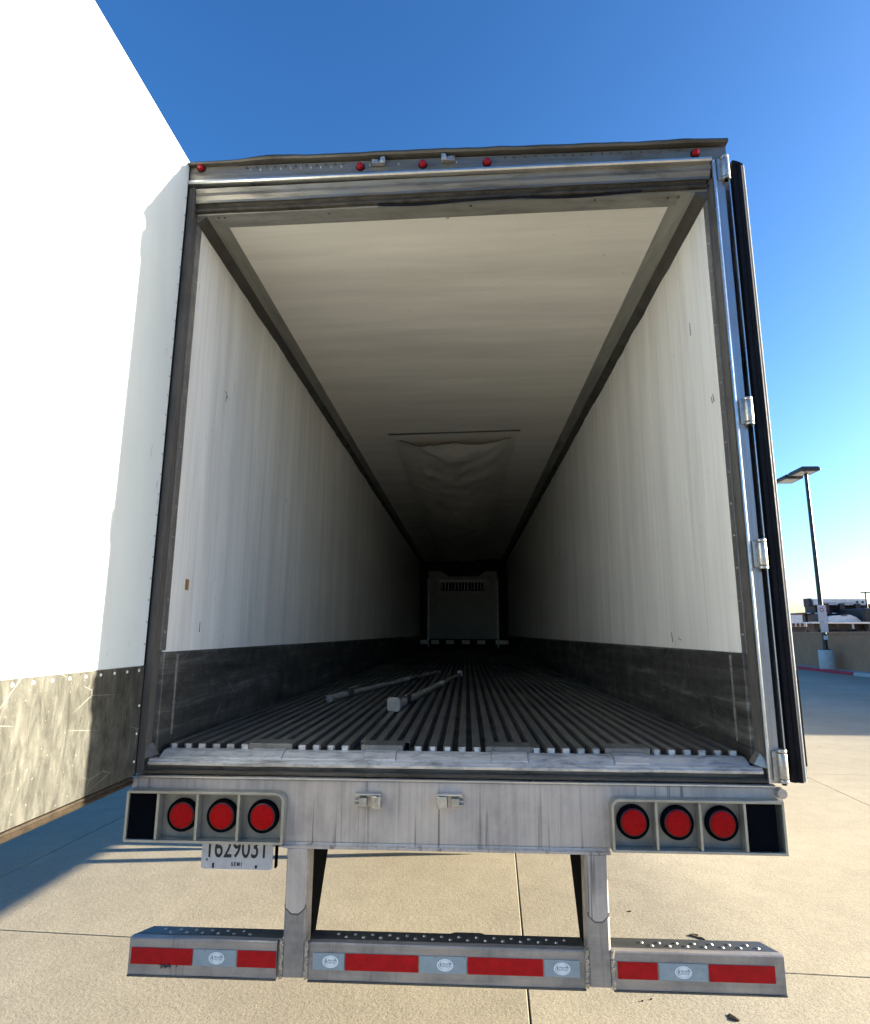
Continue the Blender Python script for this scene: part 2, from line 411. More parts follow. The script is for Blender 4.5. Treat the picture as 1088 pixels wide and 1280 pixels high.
# --- ceiling
mb = MB(); nx, ny = 16, 140; vs = []; fs = []
cxl, cxr = -1.13, 1.075
for i in range(ny + 1):
    y = .13 + (LEN - .13) * (i / ny) ** 1.2
    for k in range(nx + 1):
        x = cxl + (cxr - cxl) * k / nx
        a = .006 * fbm(x * .35, y * 1.5, 9) + .002 * fbm(x * .8, y * 5, 4)
        vs.append((x, y, CZ + SH * x + a * min(1, (y - .13) * 2) * math.sin(math.pi * k / nx)))
for i in range(ny):
    for k in range(nx):
        a = i * (nx + 1) + k; fs.append((a, a + 1, a + nx + 2, a + nx + 1))
mb.add(vs, fs); P(mb, 'ceiling_liner', 'frp_ceiling', smooth=True)
# cove trims
for s, xin, xw in ((-1, cxl, XL), (1, cxr, XR)):
    z0 = CZ + SH * xin; zw = CZ + SH * xw
    xm = xin + (xw - xin) * .62
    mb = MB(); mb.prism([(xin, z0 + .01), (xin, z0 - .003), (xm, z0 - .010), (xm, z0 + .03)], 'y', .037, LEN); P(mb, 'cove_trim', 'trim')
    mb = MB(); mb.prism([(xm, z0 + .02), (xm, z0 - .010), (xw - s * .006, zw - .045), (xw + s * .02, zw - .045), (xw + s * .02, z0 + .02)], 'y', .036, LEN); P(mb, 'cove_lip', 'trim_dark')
# soffit plate behind the header
mb = MB(); mb.prism([(.034, CZ + .02), (.034, CZ - .006), (.13, CZ - .006), (.13, CZ + .02)], 'x', XL, XR, SH, seg=20); P(mb, 'soffit_plate', 'soffit')
mb = MB()
for x in (-1.15, -1.12, -.6, .1, .7, 1.05, 1.10): mb.cyl((x, .05 + .02 * random.random(), CZ - .006 + SH * x), (x, .05 + .02 * random.random(), CZ - .010 + SH * x), .007, .005, 10)
P(mb, 'soffit_screws', 'header_dark', kind='stuff')
mb = MB(); pts = [(-.35 + .06 * k, .018 + .010 * math.sin(k * .5)) for k in range(22)]
for a, b_ in zip(pts, pts[1:]):
    mb.cyl((a[0], a[1], CZ - .008 + SH * a[0] + .001), (b_[0], b_[1], CZ - .008 + SH * b_[0] + .001), .006, .006, 6)
P(mb, 'loose_sealant_strip', 'rubber', smooth=True)

# --- header
def dent(Pp):
    x, y, z = Pp
    k = max(0, z - 4.04) / .06
    dz = -.022 * (1 / (1 + math.exp((x + 1.0) * 22))) + (.005 if x < 0 else .0025) * fbm(x * 2.2, 1.3) + .0015 * fbm(x * 9, 4)
    return [x, y + .006 * k * fbm(x * 5, 7), z + dz * k * (1 if x < .9 else max(.1, (1.3 - x) / .4))]
hx0, hx1 = -1.297, 1.310
P(MB().prism([(-.006, 3.999), (-.006, 4.070), (.02, 4.070), (.02, 3.999)], 'x', hx0, hx1, .008, seg=60), 'header_flange', 'header')
P(MB().prism([(-.030, 4.078), (-.036, 4.086), (-.030, 4.100), (.06, 4.106), (.06, 4.078)], 'x', hx0, hx1 + .003, .006, seg=90, jitter=dent), 'roof_edge', 'header_dark')
P(MB().prism([(-.018, 3.978), (-.024, 3.984), (-.024, 3.992), (-.018, 3.998), (.02, 3.998), (.02, 3.978)], 'x', hx0, 1.235, SH * .7, seg=20), 'header_bead', 'bright')
def wob(Pp):
    x, y, z = Pp; return [x, y + .003 * fbm(x * 2.5, z * 20), z + .002 * fbm(x * 3, z * 9, 2)]
P(MB().prism([(.004, 3.975), (.010, 3.955), (.006, 3.935), (.014, 3.915), (.012, 3.900), (.05, 3.900), (.05, 3.975)], 'x', -1.27, 1.235, SH, seg=70, jitter=wob), 'header_face', 'header')
P(MB().prism([(.020, 3.898), (.030, 3.886), (.024, 3.876), (.014, 3.868), (.016, 3.858), (.05, 3.856), (.05, 3.898)], 'x', -1.25, 1.22, SH, seg=50, jitter=wob), 'header_lip', 'lipdark')
# rivets and drip holes of the roof edge
mb = MB(); x = -1.0
while x < 1.12:
    z = 4.056 + .008 * x
    if x < -.5 or x > .25: mb.cyl((x, -.006, z), (x, -.012, z), .007, .004, 8)
    x += .047 * random.uniform(.85, 1.15)
P(mb, 'header_rivets', 'header_dark', kind='stuff')
mb = MB(); x = -.98
while x < .2:
    mb.cyl((x, -.006, 4.044 + .008 * x), (x, -.013, 4.044 + .008 * x), .006, .003, 8); x += .05 if x < -.55 else .14
P(mb, 'bright_rivets', 'cast', kind='stuff')
# red marker lamps
for (x, z) in ((-1.228, 4.052), (-.437, 4.031), (-.131, 4.033), (.179, 4.033), (1.165, 4.045)):
    mb = MB(); z += .0
    rr = .0165
    for a, b_, r0, r1 in ((-.006, -.016, 1.0, 1.0), (-.016, -.026, 1.0, .8), (-.026, -.030, .8, .3)): mb.cyl((x, a, z), (x, b_, z), rr * r0, rr * r1, 16)
    o = P(mb, 'marker_lamp', 'marker', smooth=True)
    q = MB().cyl((x, -.005, z), (x, -.010, z), rr * 1.35, rr * 1.3, 16).build('grommet', 'rubber', o)
# lock rod keepers on header and bolster
def keeper(x, z, y, up, flip=1, s=1.0):
    b0 = MB().box(x - .052 * s, x + .052 * s, y - .006, y, z - .026 * s, z + .026 * s)
    o = P(b0, 'lock_keeper', 'cast', bevel=.003)
    m2 = MB()
    m2.prism([(x + flip * .008 * s, y - .006), (x + flip * .052 * s, y - .006), (x + flip * .050 * s, y - .045 * s), (x + flip * .036 * s, y - .050 * s), (x + flip * .012 * s, y - .040 * s)], 'z', z - .024 * s, z + .022 * s)
    m2.build('hook', 'cast', o, bevel=.003)
    m3 = MB()
    m3.box(min(x - flip * .006 * s, x - flip * .036 * s), max(x - flip * .006 * s, x - flip * .036 * s), y - .030 * s, y - .006, z - .020 * s, z + .012 * s)
    for dz in (-.018, -.002, .014): m3.box(min(x - flip * .034 * s, x - flip * .056 * s), max(x - flip * .034 * s, x - flip * .056 * s), y - .022 * s, y - .006, z + dz * s, z + (dz + .006) * s)
    m3.build('bolt_lug', 'cast', o, bevel=.0015)
    m4 = MB().box(x - .05 * s, x + .05 * s, y - .040 * s, y - .0062, z + (.024 if up else -.030) * s, z + (.030 if up else -.024) * s)
    m4.build('flange', 'bright', o, bevel=.001)
    return o
keeper(-.320, 1.148, -.0005, True, 1); keeper(.002, 1.151, -.0005, True, -1)
keeper(-.345, 4.050, -.007, False, 1, .62); keeper(-.010, 4.056, -.007, False, -1, .62)

# --- rear posts
for s, xw in ((-1, XL), (1, XR)):
    X = lambda v: s * v
    zt = 3.98 + SH * s * 1.25
    xe = abs(xw)
    # inner reveal (dirty), bead, outer face
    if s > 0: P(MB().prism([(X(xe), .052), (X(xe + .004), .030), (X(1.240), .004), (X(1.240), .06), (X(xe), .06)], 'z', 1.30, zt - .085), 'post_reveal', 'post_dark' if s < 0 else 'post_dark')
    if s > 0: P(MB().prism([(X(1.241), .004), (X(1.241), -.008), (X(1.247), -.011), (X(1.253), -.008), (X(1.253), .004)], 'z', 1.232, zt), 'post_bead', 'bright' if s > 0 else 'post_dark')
    P(MB().prism([(X(1.254), .0), (X(1.292), .0), (X(1.297), .006), (X(1.297), .10), (X(1.254), .10)], 'z', 1.232, zt), 'corner_post', 'post' if s > 0 else 'post_dark')  # left post takes the dark material: its shade is put into the colour
    # light strip on the liner edge
    P(MB().box(min(X(xe - .003), X(xe + .01)), max(X(xe - .003), X(xe + .01)), .045, .085, 1.722, zt - .10), 'liner_edge_strip', 'steel')
    mb = MB(); z = 1.8
    while z < 3.75:
        xx = X(xe - .003); mb.cyl((xx, .065, z), (xx - s * .004, .065, z), .006, .004, 8); z += .14
    P(mb, 'edge_rivets', 'cast', kind='stuff')
    # hinges
    for z in (3.96, 2.753, 2.129, 1.298):
        if s < 0:
            P(MB().cyl((-1.325, .012, z - .05), (-1.325, .012, z + .05), .0185, .0185, 18), 'hinge', 'cast', smooth=True); continue
        o = P(MB().box(min(X(1.262), X(1.296)), max(X(1.262), X(1.296)), -.008, -.0015, z - .055, z + .055), 'hinge', 'cast', bevel=.003)
        h = MB(); xb = X(1.297 if s > 0 else 1.325)
        for a, b_ in ((-.062, -.050), (-.047, .047), (.050, .062)): h.cyl((xb, -.012, z + a), (xb, -.012, z + b_), .0185, .0185, 18)
        h.build('barrel', 'cast', o, smooth=True, bevel=.002)
        MB().cyl((xb, -.012, z - .070), (xb, -.012, z - .0625), .009, .009, 12).build('pin', 'black', o)

# --- sill: extruded aluminium nose, channel and bead
def sj(Pp):
    x, y, z = Pp; return [x, y + .0015 * fbm(x * 6, z * 30), z + .0018 * fbm(x * 4, y * 20, 2)]
edges = [-1.20, -.829, -.688, -.351, -.22, .17, .315, .659, .798, 1.185]
for k in range(len(edges) - 1):
    patch = k % 2 == 1
    up = .004 if patch else 0
    pr = [(.012, 1.290), (.016 - up, 1.294 + up), (.050 - up, 1.312 + up), (.075, 1.317 + up), (.084, 1.317 + up), (.084, 1.290)]
    P(MB().prism(pr, 'x', edges[k] + .001, edges[k + 1] - .001, seg=8, jitter=sj), 'sill_step', 'sill', label='raised sill patch' if patch else None)
    if patch: P(MB().box(edges[k] - .022, edges[k + 1] + .022, .086, .20, 1.312, 1.3385), 'floor_patch', 'tbar', bevel=.002)
P(MB().prism([(.010, 1.262), (-.004, 1.266), (-.006, 1.276), (.003, 1.2815), (.001, 1.287), (.008, 1.291), (.02, 1.291), (.02, 1.262)], 'x', -1.235, 1.225, seg=60, jitter=sj), 'sill_nose', 'sill')
P(MB().prism([(.022, 1.20), (.022, 1.262), (.05, 1.262), (.05, 1.20)], 'x', -1.25, 1.25), 'sill_channel', 'sill_dark')
P(MB().prism([(.021, 1.228), (.0, 1.232), (-.004, 1.240), (.006, 1.247), (.021, 1.246)], 'x', -1.253, 1.253, seg=50, jitter=sj), 'sill_lower_rib', 'header_dark')
P(MB().prism([(-.004, 1.2155), (-.010, 1.219), (-.010, 1.224), (-.004, 1.2275), (.03, 1.2275), (.03, 1.2155)], 'x', -1.275, 1.262), 'bolster_bead', 'bright')
# weld wedges at the sill ends
for s, xx in ((-1, XL), (1, XR)):
    P(MB().add([(xx - s * .03, .004, 1.30), (xx, .012, 1.34), (xx + s * .045, .0, 1.275), (xx - s * .03, .05, 1.30), (xx, .05, 1.345), (xx + s * .045, .05, 1.275)],
               [(0, 1, 2), (3, 5, 4), (0, 3, 4, 1), (1, 4, 5, 2), (2, 5, 3, 0)]), 'sill_gusset', 'steel')
    P(MB().box(min(s * 1.215, s * 1.254), max(s * 1.215, s * 1.254), .0235, .06, 1.2285, 1.299), 'sill_end', 'post_dark')

# --- bolster with flanges
P(MB().box(-1.296, 1.296, 0, .06, .985, 1.2145), 'bolster', 'steel_face', bevel=.003)
P(MB().prism([(-.016, .966), (-.016, .974), (-.003, .978), (-.0005, .985), (.06, .984), (.06, .966)], 'x', -.655, .620), 'bolster_flange', 'steel_face')
# little run-down brackets that follow from the keepers
# --- light boxes
def lightbox(x0, x1, z0, z1, ylamp, outer_left):
    d = .048; t = .010
    def outline(off, cr, px0=0):
        pts = []
        a0, a1, b0, b1 = x0 + off, x1 - off, z0 + off, z1 - off
        r = max(.004, cr - off)
        if outer_left:
            pts += [(a0, b0), (a1, b0)]
            for k in range(6): a = k / 5 * math.pi / 2; pts.append((a1 - r + r * math.cos(a), b1 - r + r * math.sin(a)))
            pts += [(a0 + (0), b1)] * 1
        else:
            pts += [(a0, b0), (a1, b0), (a1, b1)]
            for k in range(6): a = math.pi / 2 + k / 5 * math.pi / 2; pts.append((a0 + r + r * math.cos(a), b1 - r + r * math.sin(a)))
        return pts
    A = outline(0, .035); B = outline(t, .035); n = len(A)
    vs = [(p[0], -d, p[1]) for p in A] + [(p[0], -d, p[1]) for p in B] + [(p[0], -.0012, p[1]) for p in A] + [(p[0], -.0012, p[1]) for p in B]
    fs = []
    for i in range(n):
        j = (i + 1) % n
        fs += [(i, j, n + j, n + i), (2 * n + i, 3 * n + i, 3 * n + j, 2 * n + j), (i, 2 * n + i, 2 * n + j, j), (n + i, n + j, 3 * n + j, 3 * n + i)]
    o = P(MB().add(vs, fs), 'light_box', 'rim', bevel=.0015)
    MB().box(x0 + .011, x1 - .011, -.004, -.0015, z0 + .011, z1 - .011).build('back_panel', 'panelgrey', o)
    return o
def lamp(x, z, box):
    y = -.004
    o = MB().cyl((x, y, z), (x, y - .014, z), .0630, .0615, 40).build('tail_lamp', 'black', T, smooth=True)
    l = MB()
    rg_ = MB()
    for (q0, e0), (q1, e1) in (((.0512, -.0141), (.0508, -.0165)), ((.0508, -.0165), (.0462, -.0188))): rg_.cyl((x, y + e0, z), (x, y + e1, z), q0, q1, 36, caps=False)
    rg_.build('lens_rim', 'lens_ring', o, smooth=True)
    prof = [(.0462, -.0186), (.0455, -.0200), (.043, -.0205), (.025, -.0225), (.0, -.023)]
    for (r0, a), (r1, b_) in zip(prof, prof[1:]): l.cyl((x, y + a, z), (x, y + b_, z), r0, max(r1, .0005), 36, caps=False)
    l.build('lens', 'lens', o, smooth=True)
    return o
ZB0, ZB1 = .986, 1.177
lb = lightbox(-1.288, -.650, ZB0, ZB1, 0, True)
for x in (-1.160, -1.000, -.833): MB().box(x - .005, x + .005, -.046, -.0045, ZB0 + .0105, ZB1 - .0105).build('divider', 'rim', lb, bevel=.001)
MB().box(-1.277, -1.166, -.038, -.0045, ZB0 + .0105, ZB1 - .0105).build('cover_plate', 'black', lb, bevel=.002)
for x in (-1.070, -.908, -.742): lamp(x, 1.080, lb)
rb = lightbox(.622, 1.272, ZB0, ZB1, 0, False)
for x in (.792, .957, 1.124): MB().box(x - .005, x + .005, -.046, -.0045, ZB0 + .0105, ZB1 - .0105).build('divider', 'rim', rb, bevel=.001)
MB().box(1.130, 1.244, -.038, -.0045, ZB0 + .0105, ZB1 - .0105).build('cover_plate', 'black', rb, bevel=.002)
for x in (.711, .879, 1.047): lamp(x, 1.086, rb)
# corner gusset of bolster above right box, hinge foot
P(MB().cyl((1.278, -.002, 1.200), (1.278, -.030, 1.200), .020, .018, 20), 'corner_bumper', 'cast', smooth=True)

# --- licence plate hanging behind the left box
pl = MB().prism([(-.998, .835 + .045), (-.994, .873), (-.986, .870), (-.720, .870), (-.712, .873), (-.708, .880), (-.708, .983), (-.998, .983)], 'y', .028, .0305).build('licence_plate', 'plate', T)
P(MB().box(-.93, -.72, .0312, .055, .93, .983), 'plate_bracket', 'black')
P(MB().box(-.700, -.694, .03, .055, .876, .983), 'plate_bracket_side', 'black')
text('plate_number', '1629031', .112, 'ink', pl, (-.855, .0275, .9475), sx=.66, bold=.0008)
text('plate_word', 'S E M I', .021, 'ink', pl, (-.853, .0275, .888), sx=.72, bold=.0006)
text('plate_small_print', 'M', .014, 'ink', pl, (-.975, .0275, .903), sx=.8)
MB().box(-.950, -.945, .024, .028, .874, .892).build('plate_bolt', 'black', pl)
MB().box(-.776, -.770, .024, .028, .876, .886).build('plate_bolt', 'black', pl)

# --- underride guard
GY = 0.0
def gx(a, b_): return (a, b_)
gfront = [(0, .500), (0, .624), (.004, .628), (.03, .628), (.03, .500)]
for (a, b_) in ((-1.246, -.664), (-.541, .510), (.612, 1.240)):
    P(MB().prism(gfront, 'x', a, b_, seg=12, jitter=lambda q: [q[0], q[1], q[2] + .0012 * fbm(q[0] * 4, 3)]), 'guard_beam', 'guard')
P(MB().box(-1.246, -.664, -.004, .03, .494, .4995), 'bottom_lip', 'guard_dark'); P(MB().box(-.541, .510, -.004, .03, .494, .4995), 'bottom_lip', 'guard_dark'); P(MB().box(.612, 1.240, -.004, .03, .494, .4995), 'bottom_lip', 'guard_dark')
P(MB().box(-.6635, -.5415, .012, .032, .502, .62), 'guard_beam', 'guard'); P(MB().box(.5105, .6115, .012, .032, .502, .62), 'guard_beam', 'guard')
def ztop(pts, mat): return P(MB().add([(x, y, .6285) for x, y in pts] + [(x, y, .6235) for x, y in pts],
        [tuple(range(len(pts))), tuple(range(2 * len(pts) - 1, len(pts) - 1, -1))] + [(i, (i + 1) % len(pts), (i + 1) % len(pts) + len(pts), i + len(pts)) for i in range(len(pts))]), 'guard_step', mat)
ztop([(-1.240, .0305), (-.655, .0305), (-.655, .095), (-1.20, .095)], 'guard_dark')
ztop([(-.545, .0305), (.515, .0305), (.515, .100), (.14, .100), (.12, .112), (.02, .112), (.0, .100), (-.545, .100)], 'guard_dark')
ztop([(.600, .0305), (1.236, .0305), (1.20, .105), (.600, .105)], 'guard_dark')
mb = MB()
def dimples(a, b_, step, up):
    x = a; k = 0
    while x < b_:
        yv = .05 if k % 2 else .072
        mb.cyl((x, yv, .6285), (x, yv, .6285 + up), .008, .004, 10, caps=True); x += step; k += 1
dimples(-1.14, -.78, .032, .003); dimples(-.44, .45, .034, .004); dimples(.74, 1.18, .033, .004)
P(mb, 'step_dimples', 'cast', kind='stuff')
# legs
for (a, b_, s) in ((-.640, -.553, 1), (.520, .606, -1)):
    yb = -.012
    P(MB().prism([(a, yb + .008), (a + .008, yb), (b_ - .008, yb), (b_, yb + .008), (b_, yb + .085), (a, yb + .085)], 'z', .512, .9655), 'guard_leg', 'guard')
    zz = .735
    P(MB().add([(x, y, z) for y in (yb - .006, yb - .0005) for x, z in ((a + .006, zz + .02), (a + .030, zz), (b_ - .030, zz), (b_ - .006, zz + .02), (b_ - .006, .965), (a + .006, .965))],
               [(0, 1, 2, 3, 4, 5), (11, 10, 9, 8, 7, 6)] + [(i, (i + 1) % 6, (i + 1) % 6 + 6, i + 6) for i in range(6)]), 'leg_reinforcement', 'steel_face', bevel=.0015)
    # weld at the foot of the reinforcement plate, and down both sides where leg meets beam
    wb = MB()
    pts = [(a + .004, zz + .03), (a + .006, zz + .018), (a + .030, zz - .003), (b_ - .030, zz - .003), (b_ - .006, zz + .018), (b_ - .004, zz + .03)]
    for p, q in zip(pts, pts[1:]): wb.cyl((p[0], yb - .002, p[1]), (q[0], yb - .002, q[1]), .0035, .0035, 8)
    P(wb, 'weld_bead', 'guard_dark', smooth=True)
    for xx in (a - .004, b_ + .004):
        wb = MB(); z = .508
        while z < .635:
            r = random.uniform(.007, .0105); wb.cyl((xx + random.uniform(-.002, .002), yb + .009, z), (xx + random.uniform(-.002, .002), yb + .005, z + .009), r, r * .85, 8); z += .008
        P(wb, 'weld_bead', 'cast', smooth=True)
    # gusset running forward and up
    xi0, xi1 = (b_ - .004, b_ + .001) if s > 0 else (a - .001, a + .004)
    P(MB().add([(x, y, z) for x in (xi0, xi1) for y, z in ((.074, .53), (.10, .53), (.42, .965), (.074, .965))],
               [(0, 1, 2, 3), (7, 6, 5, 4), (0, 4, 5, 1), (1, 5, 6, 2), (2, 6, 7, 3), (3, 7, 4, 0)]), 'leg_gusset', 'black')
# conspicuity tape
tapes = [(-1.236, -.994, 'r'), (-.989, -.822, 'w'), (-.817, -.666, 'r'), (-.523, -.402, 'w'), (-.398, -.118, 'r'), (-.113, .064, 'w'), (.069, .352, 'r'), (.357, .488, 'w'), (.629, .776, 'r'), (.781, .958, 'w'), (.964, 1.203, 'r')]
def emblem(x, z, par, rx=.031, rz=.0215):
    out_ = [(x + rx * math.cos(a) * (1.0 if abs(math.sin(a)) < .9 else .9), z + rz * math.sin(a)) for a in [2 * math.pi * k / 24 for k in range(24)]]
    y1, y0_ = -.0042, -.0034
    mb_ = MB(); n = 24
    for k in range(n):
        p = out_[k]; q = out_[(k + 1) % n]
        pi = (x + (p[0] - x) * .84, z + (p[1] - z) * .80); qi = (x + (q[0] - x) * .84, z + (q[1] - z) * .80)
        mb_.add([(p[0], y1, p[1]), (q[0], y1, q[1]), (qi[0], y1, qi[1]), (pi[0], y1, pi[1])], [(0, 1, 2, 3)])
    for sgn in (1, -1):
        c = [(x + u * rx, z + sgn * v * rz) for u, v in ((-.62, .34), (.62, .34), (.42, .66), (0, .80), (-.42, .66))]
        mb_.add([(p[0], y1 - .0001, p[1]) for p in c], [tuple(range(5))])
    mb_.build('emblem', 'logo', par)
    text('emblem_word', 'Utility', .022, 'logo', par, (x + .001, -.0040, z - .001), ext=.0003, sx=.92, bold=.0004)
tp = 0
for a, b_, c in tapes:
    mb = MB(); zc_ = .566; h = .0285
    mb.box(a, b_, -.0032, -.0008, zc_ - h, zc_ + h)
    o = P(mb, 'reflective_tape', 'redtape' if c == 'r' else 'whitetape', label='red reflective strip' if c == 'r' else 'silver reflective strip with oval emblem')
    if c == 'w': emblem((a + b_) / 2 + (.008 if a < 0 else 0), .566, o)
mb = MB()
for k in range(16):
    x = -1.115 + .075 * random.random(); z = .528 + .018 * random.random() * (1 - abs(x + 1.078) / .06)
    mb.cyl((x, -.003, z), (x + random.uniform(-.01, .01), -.008, z + random.uniform(-.004, .004)), .0035, .001, 6)
P(mb, 'dried_mud', 'guard_dark', kind='stuff')

# --- floor: T-section bars on a dark deck
P(MB().box(-1.29, 1.29, .0845, LEN, 1.26, 1.3035), 'floor_deck', 'deck')
pitch = .0612; nb = 39; x0b = -(nb - 1) / 2 * pitch - .012
tb = MB().prism([(-.0165, 1.3125), (-.0165, 1.337), (-.0165, 1.343), (-.0145, 1.345), (.0145, 1.345), (.0165, 1.343), (.0165, 1.337), (.0165, 1.3125), (.0135, 1.3125), (.0135, 1.337), (-.0135, 1.337), (-.0135, 1.3125)], 'y', .0, LEN - .4)
first = None
for k in range(nb):
    x = x0b + k * pitch
    yst = .0865
    for j in (1, 3, 5, 7):
        if edges[j] - .038 < x < edges[j + 1] + .038: yst = .205
    if first is None:
        first = tb.build('floor_bar', 'tbar', T); first.location = (x, yst, -.009)
    else: inst(first, (x, yst, -.009))
# bright sawn ends of the bars
mb = MB()
for k in range(nb):
    x = x0b + k * pitch
    if any(edges[j] - .038 < x < edges[j + 1] + .038 for j in (1, 3, 5, 7)): continue
    d_ = random.uniform(0, .006); mb.box(x - .0145 + d_, x + .0145 - random.uniform(0, .004), .0848, .0863, 1.312 + .005 * random.random(), 1.3345)
P(mb, 'bar_ends', 'sill', kind='stuff')

# --- ceiling air chute (fabric duct)
def ch(y, t):
    return None
mb = MB(); nx, ny = 44, 260; vs = []; fs = []
for i in range(ny + 1):
    y = 3.62 + (13.9 - 3.62) * (i / ny)
    for k in range(nx + 1):
        t = k / nx
        x = -.70 + 1.31 * t + .012 * fbm(y * 1.1, t * 2)
        cz = CZ + SH * x
        edge = min(t, 1 - t); prof = math.sin(min(1, edge / .22) * math.pi / 2) ** 1.1
        sag = .045 * prof + .050 * prof * math.sin(math.pi * t) * min(1, .45 + (y - 3.6) * .35) + .055 * prof * (fbm(y * 1.3 + 1.6 * abs(t - .5), t * 2.2, 5) + .5 * math.sin(9 * y + 14 * (t - .5) ** 2 + 2 * fbm(y, t * 2, 8)) * fbm(y * .9, t * 1.5, 3))
        vs.append((x, y, cz - .004 - sag))
for i in range(ny):
    for k in range(nx):
        a = i * (nx + 1) + k; fs.append((a, a + 1, a + nx + 2, a + nx + 1))
mb.add(vs, fs); chute = P(mb, 'air_chute', 'chute', smooth=True)
hm = MB()
for k in range(2, nx - 2):
    hm.cyl(vs[k], vs[k + 1], .0035, .0035, 6)
hm.build('mouth_hem', 'trim_dark', chute, smooth=True)
MB().prism([(3.40, CZ - .008), (3.408, CZ - .016), (3.416, CZ - .008), (3.416, CZ - .002), (3.40, CZ - .002)], 'x', -.735, .635, SH).build('mouth_batten', 'trim_dark', chute)

# --- front wall, bulkhead with return-air grille
P(MB().box(-1.29, 1.29, LEN, LEN + .05, 1.30, 3.95), 'front_wall', 'lipdark')  # coloured near black to stand for the unlit deep end
bh = P(MB().add([(x, y, z) for y in (14.22, 14.27) for x, z in ((-.98, 1.64), (.92, 1.64), (.92, 3.50), (.62, 3.50), (.40, 3.36), (-.42, 3.36), (-.66, 3.50), (-.98, 3.50))],
                [tuple(range(8)), tuple(range(15, 7, -1))] + [(i, (i + 1) % 8, (i + 1) % 8 + 8, i + 8) for i in range(8)]), 'bulkhead', 'bulkhead')
for k in range(14):
    x = -.62 + k * .090
    MB().box(x, x + .030, 14.20, 14.218, 2.98, 3.17).build('grille_slat', 'machinewhite' if k % 3 else 'bulkhead', bh)
MB().box(-.64, .60, 14.2183, 14.2196, 2.96, 3.18).build('grille_recess', 'black', bh)
MB().box(-.68, .60, 14.19, 14.218, 3.19, 3.26).build('grille_rail', 'machinewhite', bh)
for x in (-1.0, .92): MB().box(x, x + .035, 14.18, 14.26, 1.42, 3.3).build('side_rail', 'sill', bh)
for x in (-1.2, -.9, -.50, -.06, .36, .86, 1.08): MB().box(x, x + .22, 14.19, 14.218, 1.50, 1.61).build('foot_slot', 'machinewhite', bh)

# --- outer skin, roof, underframe
for s in (-1, 1):
    x1_ = s * 1.2965
    P(MB().box(min(s * 1.262, x1_), max(s * 1.262, x1_), .105, LEN + .05, 1.10, 4.06), 'side_wall', 'paint_white')
    P(MB().box(min(s * 1.255, s * 1.302), max(s * 1.255, s * 1.302), .27, LEN + .05, .905, 1.099), 'bottom_rail', 'steel')
P(MB().box(-1.29, 1.29, .065, LEN + .05, 4.062, 4.085), 'roof', 'paint_white')
for k in range(40):
    y = .35 + k * .355
    if k == 0: cmr = MB().box(-1.25, 1.25, 0, .08, 1.12, 1.255).build('crossmember', 'guard_dark', T); cmr.location = (0, y, 0)
    else: inst(cmr, (0, y, 0))
P(MB().box(-1.25, 1.25, .105, LEN, 1.2565, 1.2595), 'floor_underside', 'greymetal')
for s in (-1, 1):
    P(MB().box(s * .45 - .05, s * .45 + .05, 2.9, 7.6, .92, 1.118), 'slider_rail', 'guard_dark')
    fl = P(MB().box(min(s * .70, s * 1.27), max(s * .70, s * 1.27), 3.0, 3.012, .25, .93), 'mud_flap', 'rubber')
# tandem wheels
def tyre_mb():
    mb = MB(); prof = [(.30, .0), (.42, .0), (.485, .03), (.505, .06), (.505, .20), (.485, .23), (.42, .26), (.30, .26)]
    n = 48; m = len(prof); vs = [(h, r * math.cos(2 * math.pi * k / n), r * math.sin(2 * math.pi * k / n)) for k in range(n) for r, h in prof]
    fs = [(k * m + i, k * m + (i + 1) % m, ((k + 1) % n) * m + (i + 1) % m, ((k + 1) % n) * m + i) for k in range(n) for i in range(m)]
    return mb.add(vs, fs)
ty0 = None
for y in (3.78, 5.02):
    P(MB().cyl((-.9, y, .51), (.9, y, .51), .065, .065, 16), 'axle', 'guard_dark', smooth=True)
    for s in (-1, 1):
        for xo in (1.30 if s > 0 else -1.30, .97 if s > 0 else -.97):
            x = xo - .26 if s > 0 else xo
            if ty0 is None:
                ty0 = tyre_mb().build('wheel', 'tyre', T, smooth=True); ty0.location = (x, y, .507)
                rm = MB().cyl((.05, 0, 0), (.21, 0, 0), .29, .29, 32).build('rim', 'cast', ty0, smooth=True, bevel=.01)
            else:
                c = inst(ty0, (x, y, .507)); r_ = rm.copy(); C.objects.link(r_); r_.parent = c
for s in (-1, 1):
    P(MB().box(s * .9 - .06, s * .9 + .06, 11.6, 11.72, .12, 1.12), 'landing_leg', 'guard_dark'); P(MB().box(s * .9 - .13, s * .9 + .13, 11.5, 11.82, .0, .12), 'landing_foot', 'guard_dark')

# --- marks on the liners
P(MB().box(XL + .004, XL + .007, .215, .245, 1.995, 2.045), 'sticker', 'brown')
sm = MB()
for (x, s, y, z, dy, dz) in ((XL, 1, .50, 3.10, .04, -.03), (XL, 1, .52, 3.08, -.01, -.04), (XL, 1, .40, 1.80, .0, .05), (XR, -1, .14, 2.86, .01, .04), (XR, -1, .16, 2.86, .01, .035), (XR, -1, .93, 1.76, .01, .05), (XR, -1, .80, 1.77, .03, .01), (XR, -1, .35, 3.3, .0, .07)):
    x_ = x + s * .006
    sm.cyl((x_, y, z), (x_, y + dy, z + dz), .0016, .0010, 6)
P(sm, 'scratch_marks', 'ink', kind='stuff')

